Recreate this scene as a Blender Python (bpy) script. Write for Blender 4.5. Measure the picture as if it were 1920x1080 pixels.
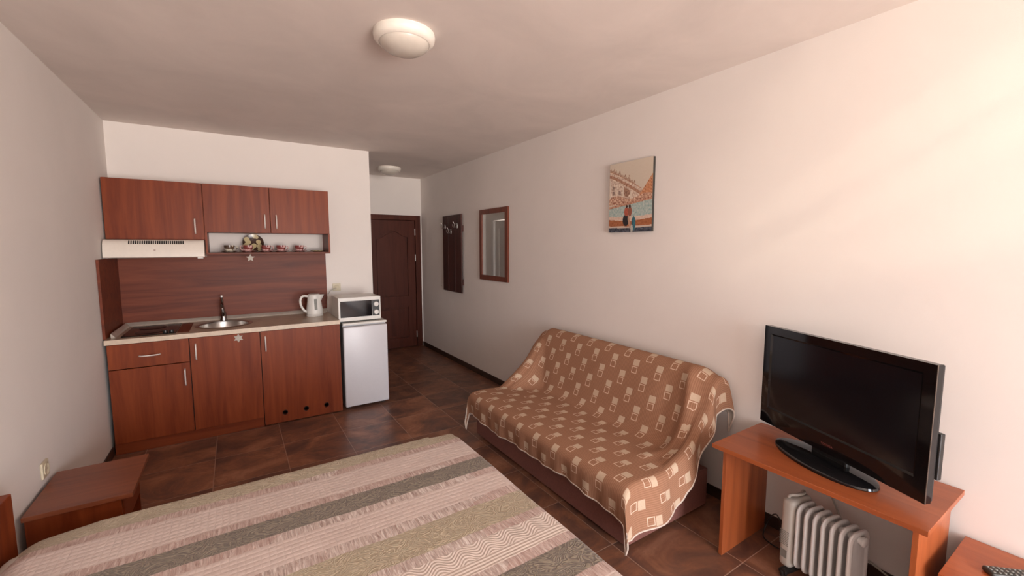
import bpy, bmesh, math, random
from mathutils import Vector, Matrix, noise
random.seed(7)
PI = math.pi
for o in list(bpy.data.objects): bpy.data.objects.remove(o)
S = bpy.context.scene
COL = S.collection

# ------------------------------------------------------------------ camera
cam_d = bpy.data.cameras.new('camera'); cam = bpy.data.objects.new('camera', cam_d); COL.objects.link(cam)
cam.location = (0, 0, 1.6)
cam.rotation_euler = (PI/2 - 0.0972188, 0, -0.574266)
cam_d.sensor_width = 36; cam_d.lens = 802.8/1920*36; cam_d.clip_start = .02
S.camera = cam
S.view_settings.view_transform = 'Standard'; S.view_settings.look = 'None'
S.view_settings.gamma = 1; S.view_settings.use_curve_mapping = False
S.view_settings.exposure = 0.08

# ------------------------------------------------------------------ daylight
LW, RW, KY, DY, CX, BY, H = -.862, 2.51, 4.95, 6.52, 1.31, -4.0, 2.646
WIN = (.0, 2.4, 0.02, 2.45)                      # balcony door opening in the wall behind: x0, x1, z0, z1
w = bpy.data.worlds.new('world'); S.world = w; w.use_nodes = True
nt = w.node_tree; nt.nodes.clear()
wo = nt.nodes.new('ShaderNodeOutputWorld'); wb = nt.nodes.new('ShaderNodeBackground')
tc = nt.nodes.new('ShaderNodeTexCoord'); sx = nt.nodes.new('ShaderNodeSeparateXYZ')
wr = nt.nodes.new('ShaderNodeValToRGB'); mp = nt.nodes.new('ShaderNodeMapRange')
nt.links.new(tc.outputs['Generated'], sx.inputs[0]); nt.links.new(sx.outputs['Z'], mp.inputs['Value'])
mp.inputs['From Min'].default_value = -1; mp.inputs['From Max'].default_value = 1
nt.links.new(mp.outputs[0], wr.inputs[0])
wr.color_ramp.elements[0].position = .0; wr.color_ramp.elements[0].color = (1.42, 1.27, 1.17, 1)
wr.color_ramp.elements[1].position = 1; wr.color_ramp.elements[1].color = (.55, .72, 1.0, 1)
e = wr.color_ramp.elements.new(.47); e.color = (1.32, 1.2, 1.12, 1)
e = wr.color_ramp.elements.new(.52); e.color = (.95, .97, 1.01, 1)
e = wr.color_ramp.elements.new(.75); e.color = (1.15, 1.25, 1.4, 1)
nt.links.new(wr.outputs[0], wb.inputs['Color']); wb.inputs['Strength'].default_value = 17.6
nt.links.new(wb.outputs[0], wo.inputs[0])

def light(name, typ, loc, rot, energy, color=(1, 1, 1), **k):
    d = bpy.data.lights.new(name, typ); o = bpy.data.objects.new(name, d); COL.objects.link(o)
    o.location = loc; o.rotation_euler = rot; d.energy = energy; d.color = color
    for a, b in k.items(): setattr(d, a, b)
    return o
p = light('sky_portal', 'AREA', ((WIN[0]+WIN[1])/2, BY-.14, (WIN[2]+WIN[3])/2), (PI/2, 0, PI), 1,
          shape='RECTANGLE', size=WIN[1]-WIN[0], size_y=WIN[3]-WIN[2])
p.rotation_euler = (PI/2, 0, 0); p.data.cycles.is_portal = True
# added spots standing in for reflected sun: slanting streaks on the right-hand wall
def glint(at, spread, squash, energy, roll, src=(.35, -1.7, .25)):
    d = Vector(at) - Vector(src)
    q = d.to_track_quat('-Z', 'Y').to_matrix().to_4x4() @ Matrix.Rotation(roll, 4, 'Z')
    o = light('added_glint_spot', 'SPOT', src, (0, 0, 0), energy, (1, .86, .66), spot_size=spread, spot_blend=.55, shadow_soft_size=.02)
    o.matrix_world = Matrix.Translation(src) @ q @ Matrix.Diagonal((1, squash, 1, 1))
GLINT_ROLL = math.radians(50)
glint((2.51, .42, 2.16), math.radians(44), .30, 90, GLINT_ROLL)
glint((2.51, .40, 2.27), math.radians(40), .05, 60, GLINT_ROLL)
glint((2.51, .42, 2.02), math.radians(40), .04, 40, GLINT_ROLL)

# ------------------------------------------------------------------ materials
class NT:
    def __init__(s, name):
        s.m = bpy.data.materials.new(name); s.m.use_nodes = True; s.t = s.m.node_tree
        s.b = s.t.nodes['Principled BSDF']
    def n(s, typ, **k):
        x = s.t.nodes.new(typ)
        for a, b in k.items():
            if a in ('operation', 'blend_type', 'data_type', 'noise_dimensions', 'distance', 'feature', 'wave_type', 'bands_direction', 'layer_name', 'interpolation_type', 'attribute_name', 'wave_profile', 'use_clamp'): setattr(x, a, b)
            else: x.inputs[a].default_value = b
        return x
    def l(s, a, b): s.t.links.new(a, b)
    def math(s, op, a, b=None, c=None):
        x = s.t.nodes.new('ShaderNodeMath'); x.operation = op
        for i, v in enumerate((a, b, c)):
            if v is None: continue
            if isinstance(v, (int, float)): x.inputs[i].default_value = v
            else: s.l(v, x.inputs[i])
        return x.outputs[0]
    def ramp(s, fac, stops, const=False):
        r = s.t.nodes.new('ShaderNodeValToRGB'); el = r.color_ramp.elements
        if const: r.color_ramp.interpolation = 'CONSTANT'
        while len(el) > 1: el.remove(el[0])
        el[0].position = stops[0][0]; el[0].color = (*stops[0][1], 1)
        for p_, c_ in stops[1:]:
            q = el.new(p_); q.color = (*c_, 1)
        s.l(fac, r.inputs[0]); return r.outputs[0]
    def mix(s, f, a, b, bt='MIX'):
        x = s.t.nodes.new('ShaderNodeMix'); x.data_type = 'RGBA'; x.blend_type = bt
        for i, v in ((0, f), (6, a), (7, b)):
            if isinstance(v, (int, float)): x.inputs[i].default_value = v
            elif isinstance(v, tuple): x.inputs[i].default_value = (*v, 1)
            else: s.l(v, x.inputs[i])
        return x.outputs[2]
    def bump(s, h, st=.2, d=.01):
        x = s.t.nodes.new('ShaderNodeBump'); x.inputs['Strength'].default_value = st; x.inputs['Distance'].default_value = d
        s.l(h, x.inputs['Height']); s.l(x.outputs[0], s.b.inputs['Normal'])
    def noise(s, scale, detail=3, vec=None, rough=.5, dist=0):
        x = s.n('ShaderNodeTexNoise', Scale=scale, Detail=detail, Roughness=rough, Distortion=dist)
        if vec is not None: s.l(vec, x.inputs['Vector'])
        return x.outputs[0]
    def obj(s, scale=(1, 1, 1), rnd=False):
        t = s.n('ShaderNodeTexCoord'); m = s.n('ShaderNodeMapping'); m.inputs['Scale'].default_value = scale
        s.l(t.outputs['Object'], m.inputs[0])
        if rnd:
            i = s.n('ShaderNodeObjectInfo'); v = s.n('ShaderNodeCombineXYZ')
            a = s.math('MULTIPLY', i.outputs['Random'], 37.)
            for k in range(3): s.l(a, v.inputs[k])
            s.l(v.outputs[0], m.inputs['Location'])
        return m.outputs[0]
    def set(s, **k):
        for a, b in k.items():
            a = a.replace('_', ' ')
            s.b.inputs[a].default_value = (*b, 1) if isinstance(b, tuple) and len(b) == 3 else b
        return s.m

def plain(name, col, rough=.5, metal=0, var=.06, bump=0, scale=40, **k):
    n = NT(name); f = n.noise(scale, 3, n.obj())
    c2 = tuple(max(0, x*(1-var)) for x in col); c1 = tuple(min(1, x*(1+var)) for x in col)
    n.l(n.ramp(f, [(.3, c2), (.7, c1)]), n.b.inputs['Base Color'])
    if bump: n.bump(f, bump, .003)
    return n.set(Roughness=rough, Metallic=metal, **k)

def wood(name, dark, mid, light_, axis='z', rough=.38, spec=.5, contrast=1.0):
    n = NT(name)
    sc = {'z': (15, 15, .9), 'x': (.9, 15, 15), 'y': (15, .9, 15)}[axis]
    f = n.noise(1.0, 6, n.obj(sc, True), .62, .9)
    sc2 = {'z': (150, 150, 3), 'x': (3, 150, 150), 'y': (150, 3, 150)}[axis]
    g = n.noise(1.0, 3, n.obj(sc2, True), .6)
    c = n.ramp(f, [(.28, dark), (.5, mid), (.74, light_)])
    c = n.mix(n.math('MULTIPLY', g, .35*contrast), c, dark)
    n.l(c, n.b.inputs['Base Color']); n.bump(g, .04, .001)
    n.b.inputs['Specular IOR Level'].default_value = spec
    return n.set(Roughness=rough)

def plaster(name, col, blotch=.05):
    n = NT(name); v = n.obj()
    a = n.noise(1.6, 5, v, .6, .6); b = n.noise(220, 3, v)
    c = n.ramp(a, [(.3, tuple(x*(1-blotch) for x in col)), (.7, tuple(min(1, x*(1+blotch)) for x in col))])
    n.l(c, n.b.inputs['Base Color']); n.bump(b, .12, .002)
    return n.set(Roughness=.92)

M = {}
M['wall'] = plaster('wall_paint', (.82, .768, .728), .02)
M['ceiling'] = plaster('ceiling_paint', (.77, .695, .645), .07)
M['white_paint'] = plain('white_paint', (.80, .78, .75), .45, var=.02)
M['cab'] = wood('cherry_laminate_vertical', (.14, .024, .007), (.215, .043, .012), (.28, .062, .017), 'z', .42, .22, .6)
M['cabx'] = wood('cherry_laminate_plinth', (.13, .024, .008), (.20, .042, .013), (.26, .058, .018), 'x', .42, .2, .5)
M['cabh'] = wood('cherry_laminate_horizontal', (.095, .019, .008), (.175, .038, .015), (.245, .060, .024), 'x', .45, .25)
M['caby'] = wood('cherry_laminate_deep', (.12, .03, .014), (.215, .058, .024), (.30, .085, .035), 'y', .36)
M['night'] = wood('nightstand_laminate', (.14, .036, .015), (.225, .062, .026), (.29, .085, .036), 'x', .35)
M['edge'] = wood('orange_cherry_edge', (.30, .075, .022), (.42, .115, .032), (.50, .15, .045), 'z', .38)
M['desk'] = wood('desk_laminate', (.26, .062, .020), (.36, .092, .028), (.44, .125, .04), 'y', .33)
M['deskz'] = wood('desk_laminate_upright', (.24, .056, .018), (.35, .088, .026), (.45, .125, .038), 'z', .35)
M['door'] = wood('dark_door_wood', (.055, .012, .006), (.085, .020, .010), (.105, .028, .015), 'z', .5, .2)
M['rackw'] = wood('dark_rack_wood', (.028, .006, .004), (.060, .013, .008), (.10, .022, .013), 'z', .5)
M['mframe'] = wood('mirror_frame_wood', (.09, .02, .01), (.16, .038, .018), (.2, .05, .025), 'z', .4)
M['steel'] = plain('brushed_steel', (.55, .53, .5), .28, 1, .05)
M['handle'] = plain('satin_handle_metal', (.86, .83, .80), .42, .55, .02)
M['chrome'] = plain('chrome', (.32, .30, .29), .12, 1, .02)
M['bronze'] = plain('dark_bronze_trim', (.10, .075, .06), .4, .6, .05)
M['black'] = plain('black_plastic', (.012, .011, .011), .35, 0, .1)
M['gloss_black'] = plain('gloss_black', (.006, .006, .007), .06, 0, .1)
M['screen'] = plain('tv_screen', (.006, .007, .010), .13, 0, .1)
M['white_plastic'] = plain('white_plastic', (.72, .70, .66), .35, 0, .02)
M['fridge'] = plain('fridge_enamel', (.64, .63, .66), .33, 0, .01)
M['hood'] = plain('cream_enamel', (.80, .73, .65), .35, 0, .02)
M['beige'] = plain('beige_plastic', (.62, .55, .40), .4, 0, .03)
M['radiator'] = plain('radiator_enamel', (.66, .65, .64), .3, 0, .02)
M['radbox'] = plain('radiator_housing', (.50, .48, .44), .45, 0, .02)
M['leather'] = plain('mauve_leatherette', (.20, .082, .066), .5, 0, .1, .2, 90)
M['hem'] = plain('cream_hem_cord', (.62, .52, .44), .9, 0, .1, .3, 300)
M['mattress'] = plain('mattress_ticking', (.6, .56, .5), .9, 0, .05)
M['glass_hob'] = plain('hob_glass', (.010, .007, .006), .16, 0, .1, Specular_IOR_Level=.22)
M['ring'] = plain('hob_ring', (.04, .03, .03), .3, 0, .1)
M['basebd'] = plain('baseboard_tile', (.045, .022, .015), .4, 0, .35, .1, 9)
M['green'] = plain('dark_remote_plastic', (.030, .030, .026), .4, 0, .1)
M['key'] = plain('grey_rubber_key', (.22, .22, .20), .6, 0, .1)
M['glitter'] = plain('silver_glitter', (.66, .62, .56), .35, .6, .35, .8, 900)
M['opal'] = plain('opal_glass', (.62, .57, .50), .25, 0, .02)
M['lampring'] = plain('lamp_ring_white', (.84, .79, .71), .35, 0, .02)
M['cordw'] = plain('pale_cord', (.45, .42, .36), .5, 0, .03)
M['red'] = plain('small_red_print', (.22, .05, .04), .5)
M['dark_gap'] = plain('dark_gap_shade', (.03, .012, .008), .7)  # gap shade put into the base unit bodies, so door seams read dark

# floor tiles
n = NT('rust_brown_floor_tiles')
g = n.n('ShaderNodeNewGeometry'); sp = n.n('ShaderNodeSeparateXYZ'); n.l(g.outputs['Position'], sp.inputs[0])
PIT = .4575
tx = n.math('DIVIDE', n.math('SUBTRACT', sp.outputs[0], 1.63 - 20*PIT), PIT)
ty = n.math('DIVIDE', n.math('SUBTRACT', sp.outputs[1], 4.726 - 20*PIT), PIT)
fx, fy = n.math('FRACT', tx), n.math('FRACT', ty)
def edge_d(f): return n.math('MINIMUM', f, n.math('SUBTRACT', 1., f))
ed = n.math('MINIMUM', edge_d(fx), edge_d(fy))
gm = n.n('ShaderNodeMapRange'); n.l(ed, gm.inputs['Value']); gm.inputs['From Min'].default_value = .0035; gm.inputs['From Max'].default_value = .0065
gm.inputs['To Min'].default_value = 1; gm.inputs['To Max'].default_value = 0
cell = n.n('ShaderNodeCombineXYZ'); n.l(n.math('FLOOR', tx), cell.inputs[0]); n.l(n.math('FLOOR', ty), cell.inputs[1])
wn = n.n('ShaderNodeTexWhiteNoise'); n.l(cell.outputs[0], wn.inputs['Vector'])
vs = n.n('ShaderNodeVectorMath', operation='SCALE'); n.l(wn.outputs['Color'], vs.inputs[0]); vs.inputs['Scale'].default_value = 9.
va = n.n('ShaderNodeVectorMath', operation='ADD'); n.l(g.outputs['Position'], va.inputs[0]); n.l(vs.outputs[0], va.inputs[1])
mpg = n.n('ShaderNodeMapping'); mpg.inputs['Scale'].default_value = (1.0, 1.2, 1); n.l(va.outputs[0], mpg.inputs[0])
a = n.noise(3.2, 8, mpg.outputs[0], .66, .8); b = n.noise(26, 6, va.outputs[0], .7, .5)
c = n.ramp(a, [(.34, (.11, .055, .042)), (.45, (.20, .092, .060)), (.55, (.34, .142, .076)), (.68, (.52, .25, .145))])
c = n.mix(n.math('MULTIPLY', b, .55), c, (.085, .040, .028))
c = n.mix(n.math('MULTIPLY', wn.outputs['Value'], .35), c, (.065, .030, .022))
c = n.mix(gm.outputs[0], c, (.36, .23, .17))
n.l(c, n.b.inputs['Base Color'])
n.l(n.math('ADD', n.math('MULTIPLY', b, .25), .22), n.b.inputs['Roughness'])
hh = n.math('SUBTRACT', n.math('MULTIPLY', a, .4), n.math('MULTIPLY', gm.outputs[0], .6)); n.bump(hh, .35, .004)
M['floor'] = n.m

# worktop (beige speckled stone laminate)
n = NT('beige_worktop'); v = n.obj(); a = n.noise(9, 6, v, .65, .6); b = n.noise(160, 4, v)
c = n.ramp(a, [(.3, (.38, .29, .21)), (.5, (.52, .42, .32)), (.7, (.62, .52, .41))]); c = n.mix(n.math('MULTIPLY', b, .3), c, (.36, .27, .19))
n.l(c, n.b.inputs['Base Color']); M['worktop'] = n.set(Roughness=.28)
M['strip'] = plain('pale_metal_strip', (.62, .57, .50), .22, .5, .1, 0, 12)
M['worktop_edge'] = plain('worktop_pale_edge', (.62, .50, .38), .4, 0, .08, 0, 30)

# mirror
n = NT('mirror_silver'); M['mirror'] = n.set(Base_Color=(.80, .80, .78), Metallic=1., Roughness=.03)

# sofa throw: lattice of paired squares woven on a ribbed brown ground (uv in metres)
n = NT('brown_throw_weave')
uv = n.n('ShaderNodeUVMap'); s2 = n.n('ShaderNodeSeparateXYZ'); n.l(uv.outputs[0], s2.inputs[0])
U, V = s2.outputs[0], s2.outputs[1]
def lattice(offu, offv):
    au = n.math('SUBTRACT', n.math('MULTIPLY', n.math('FRACT', n.math('DIVIDE', n.math('ADD', U, offu), .196)), .196), .098)
    av = n.math('SUBTRACT', n.math('MULTIPLY', n.math('FRACT', n.math('DIVIDE', n.math('ADD', V, offv), .2)), .2), .1)
    return au, av
def box2(au, av, cu, cv, hu, hv):
    du = n.math('SUBTRACT', n.math('ABSOLUTE', n.math('SUBTRACT', au, cu)), hu)
    dv = n.math('SUBTRACT', n.math('ABSOLUTE', n.math('SUBTRACT', av, cv)), hv)
    return n.math('LESS_THAN', n.math('MAXIMUM', du, dv), 0)
tot_f, tot_o = None, None
for (ou, ov) in ((0, 0), (.098, .1)):
    au, av = lattice(ou + 5*.196 - 1.59 + .098, ov + 10*.2 - .01 + .1)
    f = box2(au, av, -.001, .027, .0255, .0225)
    o_ = n.math('SUBTRACT', box2(au, av, .003, -.025, .0235, .0235), box2(au, av, .003, -.025, .0185, .0185))
    tot_f = f if tot_f is None else n.math('ADD', tot_f, f); tot_o = o_ if tot_o is None else n.math('ADD', tot_o, o_)
rib = n.math('SINE', n.math('MULTIPLY', U, 2*PI/.011))
rib2 = n.math('SINE', n.math('MULTIPLY', V, 2*PI/.006))
nz = n.noise(140, 3, n.obj(), .6)
base = n.mix(n.math('ADD', n.math('MULTIPLY', rib, .25), .35), (.30, .145, .086), (.49, .28, .18))
base = n.mix(n.math('MULTIPLY', nz, .45), base, (.21, .095, .05))
cre = n.mix(nz, (.62, .47, .35), (.50, .37, .26))
c = n.mix(tot_f, base, cre); c = n.mix(tot_o, c, (.66, .49, .37))
n.l(c, n.b.inputs['Base Color'])
n.bump(n.math('ADD', n.math('ADD', n.math('MULTIPLY', rib, .3), n.math('MULTIPLY', rib2, .15)), nz), .25, .002)
n.b.inputs['Specular IOR Level'].default_value = .15
M['throw'] = n.set(Roughness=.88)
M['throw_back'] = plain('throw_pale_reverse', (.55, .49, .43), .9, 0, .08, .2, 200)

# bedspread: bands run along the bed, uv.y = distance from the far edge (metres)
n = NT('striped_quilt')
uv = n.n('ShaderNodeUVMap'); s2 = n.n('ShaderNodeSeparateXYZ'); n.l(uv.outputs[0], s2.inputs[0])
U, V = s2.outputs[0], s2.outputs[1]
warp = n.noise(7, 2, uv.outputs[0]); Vw = n.math('ADD', V, n.math('MULTIPLY', n.math('SUBTRACT', warp, .5), .018))
bands = [(-9, 'c'), (.12, 'r'), (.165, 'p'), (.34, 'r'), (.382, 'g'), (.505, 'r'), (.55, 'p'), (.695, 'r'), (.75, 'c'), (.90, 'r'), (.945, 'w'),
         (1.085, 'r'), (1.13, 'g'), (1.28, 'r'), (1.33, 'p'), (1.5, 'r'), (1.55, 'c'), (1.72, 'r'), (1.76, 'p')]
def band_mask(kinds):
    return n.ramp(n.math('DIVIDE', n.math('ADD', Vw, .5), 3.0), [(max(0, (p_+.5)/3.0) if p_ > -1 else 0, (1, 1, 1) if k in kinds else (0, 0, 0)) for p_, k in bands], True)
mc, mr, mp_, mg, mw = (band_mask(k) for k in ('c', 'r', 'p', 'g', 'w'))
def vec(su, sv, off=0):
    cx_ = n.n('ShaderNodeCombineXYZ'); n.l(n.math('MULTIPLY', U, su), cx_.inputs[0]); n.l(n.math('MULTIPLY', V, sv), cx_.inputs[1]); cx_.inputs[2].default_value = off
    return cx_.outputs[0]
# paisley swirls: contour lines of a distorted noise
pz = n.noise(1, 1.5, vec(11, 15), .5, 1.6); pl = n.math('ABSOLUTE', n.math('SINE', n.math('MULTIPLY', pz, 38.)))
pl2 = n.math('POWER', pl, 3.0)
fine = n.noise(1, 4, vec(95, 95, 3), .7)
cream = n.mix(pl2, (.34, .275, .185), (.56, .475, .35)); cream = n.mix(n.math('MULTIPLY', fine, .6), cream, (.42, .335, .22))
gry = n.mix(pl2, (.135, .105, .085), (.33, .28, .20)); gry = n.mix(n.math('MULTIPLY', fine, .55), gry, (.165, .13, .105))
pk1 = n.noise(1, 3, vec(5, 8, 7)); pink = n.mix(pk1, (.56, .435, .385), (.68, .56, .505))
wmask = n.math('LESS_THAN', n.math('ABSOLUTE', n.math('SUBTRACT', V, .995)), .042)
wav = n.math('SINE', n.math('MULTIPLY', n.math('ADD', V, n.math('MULTIPLY', wmask, n.math('MULTIPLY', n.math('SINE', n.math('MULTIPLY', U, 62.)), .016))), 440.))
wht = n.mix(n.math('MULTIPLY', n.math('ADD', wav, 1.), .22), (.66, .555, .49), (.56, .46, .395))
ruz = n.noise(1, 4, vec(110, 14, 11), .65, .6); rtone = n.noise(1, 1, vec(1.4, 1.1, 31))
ruc = n.ramp(ruz, [(.32, (.36, .24, .20)), (.5, (.60, .47, .415)), (.66, (.86, .76, .70))])  # highlights and shade of the gathers painted into the ruche colour
ruc = n.mix(n.math('MULTIPLY', n.math('GREATER_THAN', rtone, .52), .35), ruc, (.46, .24, .19))
c = n.mix(mc, pink, cream); c = n.mix(mg, c, gry); c = n.mix(mw, c, wht); c = n.mix(mr, c, ruc)
n.l(c, n.b.inputs['Base Color'])
gx = n.math('POWER', n.math('ABSOLUTE', n.math('SINE', n.math('MULTIPLY', U, PI/.024))), .5)
gy = n.math('POWER', n.math('ABSOLUTE', n.math('SINE', n.math('MULTIPLY', V, PI/.024))), .5)
grid = n.math('MULTIPLY', gx, gy)
h = n.math('ADD', n.math('MULTIPLY', n.math('MULTIPLY', mp_, grid), .35), n.math('MULTIPLY', n.math('MULTIPLY', mr, ruz), 2.6))
h = n.math('ADD', h, n.math('MULTIPLY', n.math('MULTIPLY', mw, wav), .16))
h = n.math('ADD', h, n.math('MULTIPLY', n.math('ADD', mc, mg), n.math('MULTIPLY', pl2, .35)))
h = n.math('ADD', h, n.math('MULTIPLY', fine, .25))
n.bump(h, .75, .006)
n.b.inputs['Sheen Weight'].default_value = .2
M['quilt'] = n.set(Roughness=.72)

# wares on the shelf
def floral(name, ground, bloom, sc):
    n = NT(name); v = n.n('ShaderNodeTexVoronoi', Scale=sc); n.l(n.obj(), v.inputs['Vector'])
    f = n.math('LESS_THAN', v.outputs['Distance'], .52)
    c = n.mix(f, ground, bloom); n.l(c, n.b.inputs['Base Color']); return n.set(Roughness=.2)
M['cup_pale'] = floral('cup_pale_flowers', (.10, .06, .04), (.74, .68, .56), 30)
M['cup_rose'] = floral('cup_rose_flowers', (.22, .05, .045), (.72, .45, .42), 34)
M['plate'] = floral('plate_flowers', (.06, .03, .02), (.55, .45, .25), 22)

# ------------------------------------------------------------------ mesh helpers
ORG = {}
def thing(name, label, cat, loc=(0, 0, 0), rotz=0, group=None):
    o = bpy.data.objects.new(name, None); COL.objects.link(o); o.empty_display_size = .05
    o.location = loc; o.rotation_euler = (0, 0, rotz); o['label'] = label; o['category'] = cat
    if group: o['group'] = group
    ORG[o.name] = Vector(loc); return o
def obj(name, bm, mat, parent=None, smooth=False, local=False, label=None, angle=40):
    """link a bmesh as one mesh object; coordinates are world unless local"""
    me = bpy.data.meshes.new(name)
    if parent is not None and not local: bmesh.ops.translate(bm, vec=-ORG[parent.name], verts=bm.verts)
    bmesh.ops.recalc_face_normals(bm, faces=bm.faces)
    bm.to_mesh(me); bm.free()
    for m in (mat if isinstance(mat, (list, tuple)) else [mat]): me.materials.append(M[m])
    o = bpy.data.objects.new(name, me); COL.objects.link(o)
    if smooth:
        for p_ in me.polygons: p_.use_smooth = True
        me.set_sharp_from_angle(angle=math.radians(angle))
    if parent is not None: o.parent = parent; ORG[o.name] = ORG[parent.name] if not local else ORG[parent.name]
    if label: o['label'] = label
    return o
def solo(name, bm, mat, label, cat, loc=None, smooth=False, group=None):
    o = obj(name, bm, mat, smooth=smooth); o['label'] = label; o['category'] = cat
    if group: o['group'] = group
    return o
def struct(name, bm, mat, parent=None, smooth=False):
    o = obj(name, bm, mat, parent, smooth)
    if parent is None: o['kind'] = 'structure'; ORG[o.name] = Vector((0, 0, 0))
    return o
def B(): return bmesh.new()
def box(bm, x0, x1, y0, y1, z0, z1, bev=0, seg=2):
    r = bmesh.ops.create_cube(bm, size=1)['verts']
    for v in r: v.co = Vector(((x0+x1)/2 + v.co.x*(x1-x0), (y0+y1)/2 + v.co.y*(y1-y0), (z0+z1)/2 + v.co.z*(z1-z0)))
    if bev:
        es = list({e_ for v in r for e_ in v.link_edges})
        bmesh.ops.bevel(bm, geom=es, offset=bev, segments=seg, profile=.5, affect='EDGES')
    return bm
def bx(*a, **k): return box(B(), *a, **k)
def lathe(bm, prof, c=(0, 0, 0), seg=40, sx=1, sy=1, axis='z'):
    rings = []
    for r, z in prof:
        ring = []
        if r < 1e-5: ring = [bm.verts.new((0, 0, z))]
        else: ring = [bm.verts.new((r*sx*math.cos(2*PI*k/seg), r*sy*math.sin(2*PI*k/seg), z)) for k in range(seg)]
        rings.append(ring)
    for A, C in zip(rings, rings[1:]):
        for k in range(seg):
            a, b_ = A[k % len(A)], A[(k+1) % len(A)]; c_, d = C[(k+1) % len(C)], C[k % len(C)]
            f = [a, b_, c_, d]; f = [q for i, q in enumerate(f) if q not in f[:i]]
            if len(f) > 2:
                try: bm.faces.new(f)
                except ValueError: pass
    R = {'z': Matrix.Identity(3), 'y': Matrix.Rotation(PI/2, 3, 'X'), 'x': Matrix.Rotation(PI/2, 3, 'Y')}[axis]
    for ring in rings:
        for v in ring: v.co = R @ v.co + Vector(c)
    return bm
def catmull(pts, k=6, closed=False):
    P = [Vector(p_) for p_ in pts]; out = []; m = len(P)
    rng = range(m if closed else m-1)
    for i in rng:
        p0 = P[(i-1) % m] if closed or i > 0 else P[0]; p1 = P[i]; p2 = P[(i+1) % m]; p3 = P[(i+2) % m] if closed or i+2 < m else P[-1]
        for j in range(k):
            t = j/k
            out.append(.5*((2*p1) + (p2-p0)*t + (2*p0-5*p1+4*p2-p3)*t*t + (3*p1-p0-3*p2+p3)*t**3))
    if not closed: out.append(P[-1])
    return out
def tube(bm, pts, r, seg=8, closed=False, cap=True):
    P = [Vector(p_) for p_ in pts]; m = len(P); rings = []
    up = Vector((0, 0, 1)); prev = None
    for i, p_ in enumerate(P):
        a = P[(i-1) % m] if closed or i > 0 else p_; b_ = P[(i+1) % m] if closed or i < m-1 else p_
        d = (b_-a).normalized()
        if prev is None:
            s_ = d.cross(up)
            if s_.length < 1e-3: s_ = d.cross(Vector((1, 0, 0)))
        else: s_ = prev - d*prev.dot(d)
        if s_.length < 1e-6: s_ = d.orthogonal()
        s_.normalize(); prev = s_; t = d.cross(s_); rr = r[i] if isinstance(r, (list, tuple)) else r
        rings.append([bm.verts.new(p_ + s_*rr*math.cos(2*PI*k/seg) + t*rr*math.sin(2*PI*k/seg)) for k in range(seg)])
    pr = list(zip(rings, rings[1:])) + ([(rings[-1], rings[0])] if closed else [])
    for A, C in pr:
        for k in range(seg): bm.faces.new((A[k], A[(k+1) % seg], C[(k+1) % seg], C[k]))
    if cap and not closed: bm.faces.new(rings[0][::-1]); bm.faces.new(rings[-1])
    return bm
def plate(bm, outer, holes, t, mat4):
    """flat plate with holes: outlines in a plane, extruded by t along its normal"""
    edges = []; geo = []
    for lp in [outer]+holes:
        vs_ = [bm.verts.new((p_[0], p_[1], 0)) for p_ in lp]; geo += vs_
        for i in range(len(vs_)): edges.append(bm.edges.new((vs_[i], vs_[(i+1) % len(vs_)])))
    f = bmesh.ops.triangle_fill(bm, use_beauty=True, use_dissolve=False, edges=edges)
    faces = [x for x in f['geom'] if isinstance(x, bmesh.types.BMFace)]
    r = bmesh.ops.extrude_face_region(bm, geom=faces)
    nv = [x for x in r['geom'] if isinstance(x, bmesh.types.BMVert)]
    bmesh.ops.translate(bm, vec=(0, 0, t), verts=nv)
    for v in geo+nv: v.co = mat4 @ v.co
    return bm
def circle2(cx_, cy_, rx, ry=None, seg=32): 
    ry = ry or rx
    return [(cx_+rx*math.cos(2*PI*k/seg), cy_+ry*math.sin(2*PI*k/seg)) for k in range(seg)]
def rect2(x0, x1, z0, z1): return [(x0, z0), (x1, z0), (x1, z1), (x0, z1)]
def XZ(y):   # plane facing -y: (x,z) outline at depth y, extruded towards +y
    return Matrix(((1, 0, 0, 0), (0, 0, 1, y), (0, 1, 0, 0), (0, 0, 0, 1)))
def YZ(x):   # (y,z) outline at x, extruded towards +x
    return Matrix(((0, 0, 1, x), (1, 0, 0, 0), (0, 1, 0, 0), (0, 0, 0, 1)))
def XY(z): return Matrix.Translation((0, 0, z))
def dup(root, loc, label=None):
    r = root.copy(); COL.objects.link(r); r.location = loc
    if label: r['label'] = label
    for ch in list(root.children):
        c_ = ch.copy(); COL.objects.link(c_); c_.parent = r
        for g_ in ch.children:
            d = g_.copy(); COL.objects.link(d); d.parent = c_
    return r

# ------------------------------------------------------------------ the room
struct('floor', bx(LW-.1, RW+.1, BY-.1, DY+.2, -.08, 0), 'floor')
struct('ceiling', bx(LW-.1, RW+.1, BY-.1, DY+.2, H, H+.1), 'ceiling')
struct('wall_left', bx(LW-.12, LW, BY-.1, KY+.1, 0, H), 'wall')
struct('wall_right', bx(RW, RW+.12, BY-.1, DY+.2, 0, H), 'wall')
struct('wall_kitchen', bx(LW-.1, CX, KY, KY+.14, 0, H), 'wall')
DX0, DX1 = 1.56, 2.49          # entrance door frame, outside to outside
b = plate(B(), rect2(CX-.15, RW, 0, H), [], .15, XZ(DY)) if False else B()
box(b, CX-.15, DX0, DY, DY+.15, 0, H); box(b, DX0, DX1, DY, DY+.15, 2.075, H); box(b, DX1, RW, DY, DY+.15, 0, H)
struct('wall_hall_end', b, 'wall')
struct('door_light_block', bx(CX-.15, RW+.1, DY+.16, DY+.2, -.08, H), 'wall')  # unseen backing added to stop daylight leaking round the entrance door
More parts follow.
